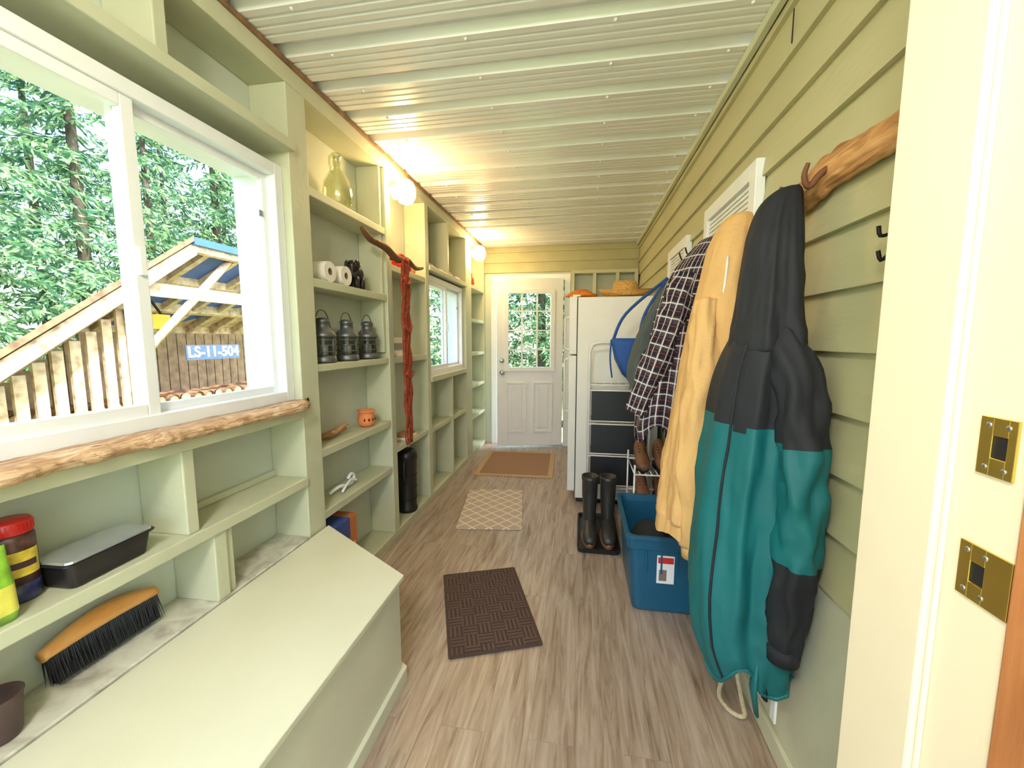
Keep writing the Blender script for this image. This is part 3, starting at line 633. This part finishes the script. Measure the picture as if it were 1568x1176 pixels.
RUST=mat('rust_macrame',(154,68,42),.95,var=.35,scale=60,bump=.6,bscale=120)
b=MB()
for k in range(8):
    y=2.495+k*.013
    b.tube([(-1.13+.004*math.sin(q*1.3+k),y+.010*math.sin(q*1.1+k*pi),1.85-q*.042) for q in range(30)],[.009]*24+[.008,.007,.006,.005,.005,.004],RUST,8,nsub=2)
for k in range(3): b.tube([(-1.118,2.49,1.72-k*.3),(-1.112,2.54,1.68-k*.3),(-1.118,2.59,1.72-k*.3)],.010,RUST,8,nsub=3)
b.tube([(-1.17,2.50,1.83),(-1.15,2.53,1.868),(-1.125,2.56,1.83)],.013,RUST,10,nsub=4)
b.build('macrame_wall_hanging')
b=MB(); TINB=mat('black_bakeware',(48,44,46),.35,.5,var=.15)
R=[rrect(0,0,.045,.09,.015,0),rrect(0,0,.047,.093,.015,.004),rrect(0,0,.055,.103,.018,.062),rrect(0,0,.063,.112,.02,.064),rrect(0,0,.063,.112,.02,.067),rrect(0,0,.053,.10,.018,.067),rrect(0,0,.046,.092,.015,.03)]
b.loft(R,TINB,True,True,smooth=False); b.loft([rrect(0,0,.058,.106,.018,.068),rrect(0,0,.056,.104,.018,.074),rrect(0,0,.04,.085,.015,.075)],mat('clear_lid',(190,194,196),.2,.6),smooth=False)
b.build('lidded_loaf_pan',.001,loc=(-1.265,.835,.7215),rotz=.05)
b=MB(); BRN=mat('snack_mix',(84,56,48),.35,var=.7,scale=60); LBL=mat('jar_label_yellow',(230,200,70),.5,var=.35,scale=40)
b.lathe([(.034,0),(.04,.008),(.04,.045)],(0,0,0),mat('blue_snack_base',(48,54,100),.3,var=.5,scale=60),28); b.lathe([(.0395,.045),(.0395,.155),(.034,.165)],(0,0,0),BRN,28)
rings=[[(.0408*math.cos(a),.0408*math.sin(a),z) for a in [-1.9+2.6*q/20 for q in range(21)]] for z in (.065,.125)]
b.loft(rings,LBL,False,False,closed=False)
rings=[[(.0412*math.cos(a),.0412*math.sin(a),z) for a in [-1.7+2.2*q/20 for q in range(21)]] for z in (.085,.10)]
b.loft(rings,mat('jar_label_print',(70,40,44),.5),False,False,closed=False)
RL=mat('red_lid_plastic',(210,40,34),.35)
b.lathe([(.037,.163),(.038,.165),(.038,.19),(.034,.195)],(0,0,0),RL,30)
for k in range(30): b.box(.0375,.0392,-.0015,.0015,.167,.188,RL,T=Matrix.Rotation(2*pi*k/30,4,'Z'))
b.build('snack_jar',loc=(-1.30,.695,.7215))
b=MB(); rings=[]
for z,hx,hy in ((0,.025,.05),(.02,.03,.052),(.08,.026,.052),(.14,.012,.05),(.165,.003,.05)): rings.append(rrect(0,0,hx,hy,min(hx,.02)*.95,z))
PG=mat('green_pouch',(140,190,60),.3,var=.5,scale=25); PY=mat('yellow_pouch',(236,228,100),.3,var=.2,scale=20)
b.loft(rings,[PG,PY,PG,PG]); b.build('snack_pouch',loc=(-1.235,.60,.7215))
b=MB(); b.lathe([(.032,0),(.036,.01),(.042,.09),(.045,.1),(.040,.1),(.034,.012)],(0,0,0),mat('brown_cup',(78,60,56),.5),26); b.build('brown_cup',loc=(-1.27,.62,.441))
b=MB(); HW=mat_ramp('varnished_beech',[(204,134,64),(232,166,92),(242,188,120)],3,(10,2,10),.35,.05)
rings=[]
for i in range(25):
    u=i/24; y=-.14+.28*u; a=math.sin(pi*(.06+.88*u))
    hgt=.018+.022*a; zc=.085+.022*a; hx=.012+.012*a**.5
    rings.append([(hx*math.cos(t),y,zc+hgt*.7*math.sin(t)) for t in [2*pi*k/14 for k in range(14)]])
b.loft(rings,HW)
for i in range(70):
    for k in range(5):
        y=-.132+.264*i/69; a=math.sin(pi*(.06+.88*i/69)); x=-.012+.006*k
        z1=.082+.012*a; dx=random.uniform(-.006,.006); dy=random.uniform(-.004,.004)
        b.add([(x-.002,y-.0022,z1),(x+.002,y+.0022,z1),(x+dx+(x)*.5,y+dy*1.2+.001,0)],[(0,1,2)],BLACK); b.add([(x+.002,y-.0022,z1),(x-.002,y+.0022,z1),(x+dx+(x)*.5+.002,y+dy-.001,0)],[(0,1,2)],BLACK)
b.box(-.012,.012,-.128,.128,.008,.085,BLACK)
ob=b.build('bench_brush',loc=(-1.31,.875,.446)); ob.rotation_euler=(0,math.radians(-12),0)
# ---------------------------------------------------------------- outside
GRASS=mat('grass_ground',(150,165,105),.95,var=.4,scale=2,bump=.3)
b=MB(); b.box(-30,16,-14,34,-.42,-.36,GRASS); b.build('ground')
b=MB(); TARP=mat('blue_tarp',(60,100,190),.5,var=.1)
Z0=2.43
def roofz(y,x=-4.3): return (Z0 if y>=4.06 else Z0-(4.06-y)*.74)-.5*max(0,-4.3-x)
def slab(y0,y1,x0,x1,dz0,dz1,m):
    vs=[]
    for y in (y0,y1):
        for x in (x0,x1):
            for d in (dz0,dz1): vs.append((x,y,roofz(y,x)+d))
    b.add(vs,[(0,1,3,2),(4,6,7,5),(0,4,5,1),(2,3,7,6),(0,2,6,4),(1,5,7,3)],m)
XB=-6.2
slab(1.5,4.06,XB,-4.3,0,.03,PINE); slab(4.06,7.2,XB,-4.3,0,.03,PINE)
for x in (-4.28,-4.9,-5.5,-6.1): slab(1.45,4.06,x-.05,x,-.15,.0,PINE); slab(4.06,7.2,x-.05,x,-.12,0,PINE)
y=1.7
while y<7: slab(y,y+.07,XB,-4.36,-.10,-.001,PINE); y+=.42
slab(4.0,7.25,XB,-4.24,.03,.06,TARP); b.box(-4.27,-4.235,4.0,7.25,Z0-.05,Z0+.03,TARP)
slab(1.45,4.0,XB,-4.24,.03,.09,mat('mossy_roof',(140,114,86),.9,var=.4,scale=12))
for y in (1.7,3.45,5.3,7.0): b.box(-4.55,-4.43,y,y+.12,-.36,roofz(y,-4.5)-.02,PINE)
b.box(-4.43,-4.38,3.45,7.1,1.78,1.92,PINE)
b.tube([(-4.40,3.5,1.2),(-4.40,4.6,2.3)],.05,PINE,4); b.tube([(-4.40,6.3,2.3),(-4.40,5.4,1.5)],.05,PINE,4)
y=1.5
while y<3.4:
    zt=roofz(y,-4.6)-.10+random.uniform(-.08,.0); b.box(-4.60,-4.57,y,y+.085,-.36,zt,PINE); y+=.135
b.box(-4.57,-4.53,1.5,3.4,.2,.28,PINE)
DSB=mat('dark_shed_boards',(164,140,112),.9,var=.3)
y=1.6
while y<7.05: b.box(-6.12,-6.09,y,y+.14,-.36,roofz(y,-6.1)-.1,DSB); y+=.155
b.build('woodshed')
b=MB(); LOG=mat('log_bark',(140,110,84),.9,var=.4,scale=10); LE=mat('log_end',(190,156,120),.8,var=.25,scale=14)
for r in range(7):
    for k in range(32):
        y=1.75+k*.165+(r%2)*.08; zz=-.28+r*.14; rad=random.uniform(.06,.085)
        if zz<roofz(y,-5.4)-.3:
            b.tube([(-5.6,y,zz),(-5.15+random.uniform(-.04,.04),y,zz)],rad,LOG,8,caps=False); b.ell((-5.15,y,zz),(.01,rad*.96,rad*.96),LE,8)
b.build('firewood_stack')
sg=MB(); sg.box(-4.37,-4.355,3.90,4.62,1.10,1.27,mat('sign_blue',(72,94,122),.6)); sgo=sg.build('shed_sign')
cu=bpy.data.curves.new('sign_text','FONT'); cu.body='LS-11-504'; cu.size=.17; cu.extrude=.002; cu.offset=.004; cu.align_x='CENTER'; cu.align_y='CENTER'
to=bpy.data.objects.new('sign_text',cu); S.collection.objects.link(to); to.rotation_euler=(pi/2,0,pi/2); to.location=(-4.352,4.26,1.185); cu.materials.append(WHITE); to.parent=sgo
b=MB(); b.box(-4.9,-4.75,3.7,4.1,1.45,1.62,mat('yellow_plastic',(240,205,60),.5)); b.tube([(-4.82,3.75,1.62),(-4.82,3.9,1.8),(-4.82,4.05,1.62)],.015,BLACK,8,nsub=3); b.build('yellow_crate',.01)
LEAF=[mat('conifer_needles_light',(128,172,122),.8,var=.3,scale=3),mat('conifer_needles_dark',(66,112,84),.8,var=.3,scale=3),mat('cedar_bright',(188,214,158),.8,var=.2,scale=3)]
for l in LEAF:
    nt=l.node_tree; pb=nt.nodes['Principled BSDF']; pb.inputs['Specular IOR Level'].default_value=.2
    out=[n for n in nt.nodes if n.type=='OUTPUT_MATERIAL'][0]; tr=nt.nodes.new('ShaderNodeBsdfTranslucent'); cr=[n for n in nt.nodes if n.type=='VALTORGB'][0]
    L(nt,cr.outputs[0],tr.inputs[0]); mx=nt.nodes.new('ShaderNodeMixShader'); mx.inputs[0].default_value=.4; L(nt,pb.outputs[0],mx.inputs[1]); L(nt,tr.outputs[0],mx.inputs[2]); L(nt,mx.outputs[0],out.inputs[0])
BARK=mat('bark',(84,78,66),.95,var=.3,scale=8)
def conifer(seed):
    rnd=random.Random(seed); b=MB(); Ht=11
    b.tube([(0,0,0),(0,0,5),(.05,0,Ht)],[.13,.09,.02],BARK,8)
    for i in range(170):
        z=.5+(Ht-.6)*(i/170)**1.0; a=rnd.uniform(0,2*pi); Lb=2.6*(1-z/Ht)**.75+.25; Lb*=rnd.uniform(.75,1.1)
        d=Vector((math.cos(a),math.sin(a),0))
        nseg=int(8+Lb*10)
        for k in range(nseg):
            u=(k+.5)/nseg; p=d*Lb*u+Vector((0,0,z+.12*Lb*u-.45*Lb*u*u))
            for q in range(3):
                side=Vector((-d.y,d.x,0))*rnd.uniform(-1,1)+d*rnd.uniform(.1,.8)+Vector((0,0,rnd.uniform(-.9,.1))); side.normalize()
                wv=side.cross(Vector((rnd.uniform(-1,1),rnd.uniform(-1,1),rnd.uniform(-1,1)))).normalized()*rnd.uniform(.014,.03)
                ln=rnd.uniform(.14,.28)*(1.1-.4*u)
                b.add([p-wv*.4,p+side*ln*.5-wv,p+side*ln,p+side*ln*.5+wv],[(0,1,2,3)],LEAF[rnd.choice((0,0,1,1,2))])
    return b.build('conifer_tree')
base=[conifer(s) for s in (1,2,3)]
rnd=random.Random(4); pos=[]
for k in range(13): pos.append((-9.3-rnd.random()*1.0,-2+k*1.75))
for k in range(12): pos.append((-12-rnd.random()*2,-3+k*2.3))
for k in range(6): pos.append((-4.5+k*1.7,10.5+rnd.random()*1.5))
pos+= [(-6.8,10.6),(-3.2,13),(-.5,13.5)]
for i,(x,y) in enumerate(pos):
    o=base[i] if i<3 else bpy.data.objects.new('conifer_tree',base[i%3].data)
    if i>=3: S.collection.objects.link(o)
    o.location=(x,y,-.37); o.rotation_euler[2]=rnd.uniform(0,6); s=rnd.uniform(.8,1.1); o.scale=(s,s,s)
# ---------------------------------------------------------------- light
w=bpy.data.worlds.new('World'); S.world=w; w.use_nodes=True; nt=w.node_tree; bg=nt.nodes['Background']
sk=nt.nodes.new('ShaderNodeTexSky'); sk.sky_type='NISHITA'; sk.sun_disc=False; sk.sun_elevation=math.radians(50); sk.sun_rotation=math.radians(90); sk.air_density=1; sk.dust_density=2
L(nt,sk.outputs[0],bg.inputs[0]); bg.inputs[1].default_value=1.0
sun=bpy.data.lights.new('sun','SUN'); sun.energy=8.5; sun.angle=.02; sun.color=(1,.95,.84); so=bpy.data.objects.new('sun',sun); S.collection.objects.link(so)
so.rotation_euler=Vector((-.62,.25,-.8)).to_track_quat('-Z','Y').to_euler()
S.view_settings.view_transform='Standard'; S.view_settings.exposure=.26
# ---------------------------------------------------------------- camera
cam=bpy.data.cameras.new('camera'); cam.sensor_width=36; cam.lens=624/1568*36; cam.clip_start=.02
co=bpy.data.objects.new('camera',cam); S.collection.objects.link(co); co.location=(0,0,H)
co.rotation_euler=(math.radians(90-6.2),0,math.radians(9.6)); S.camera=co
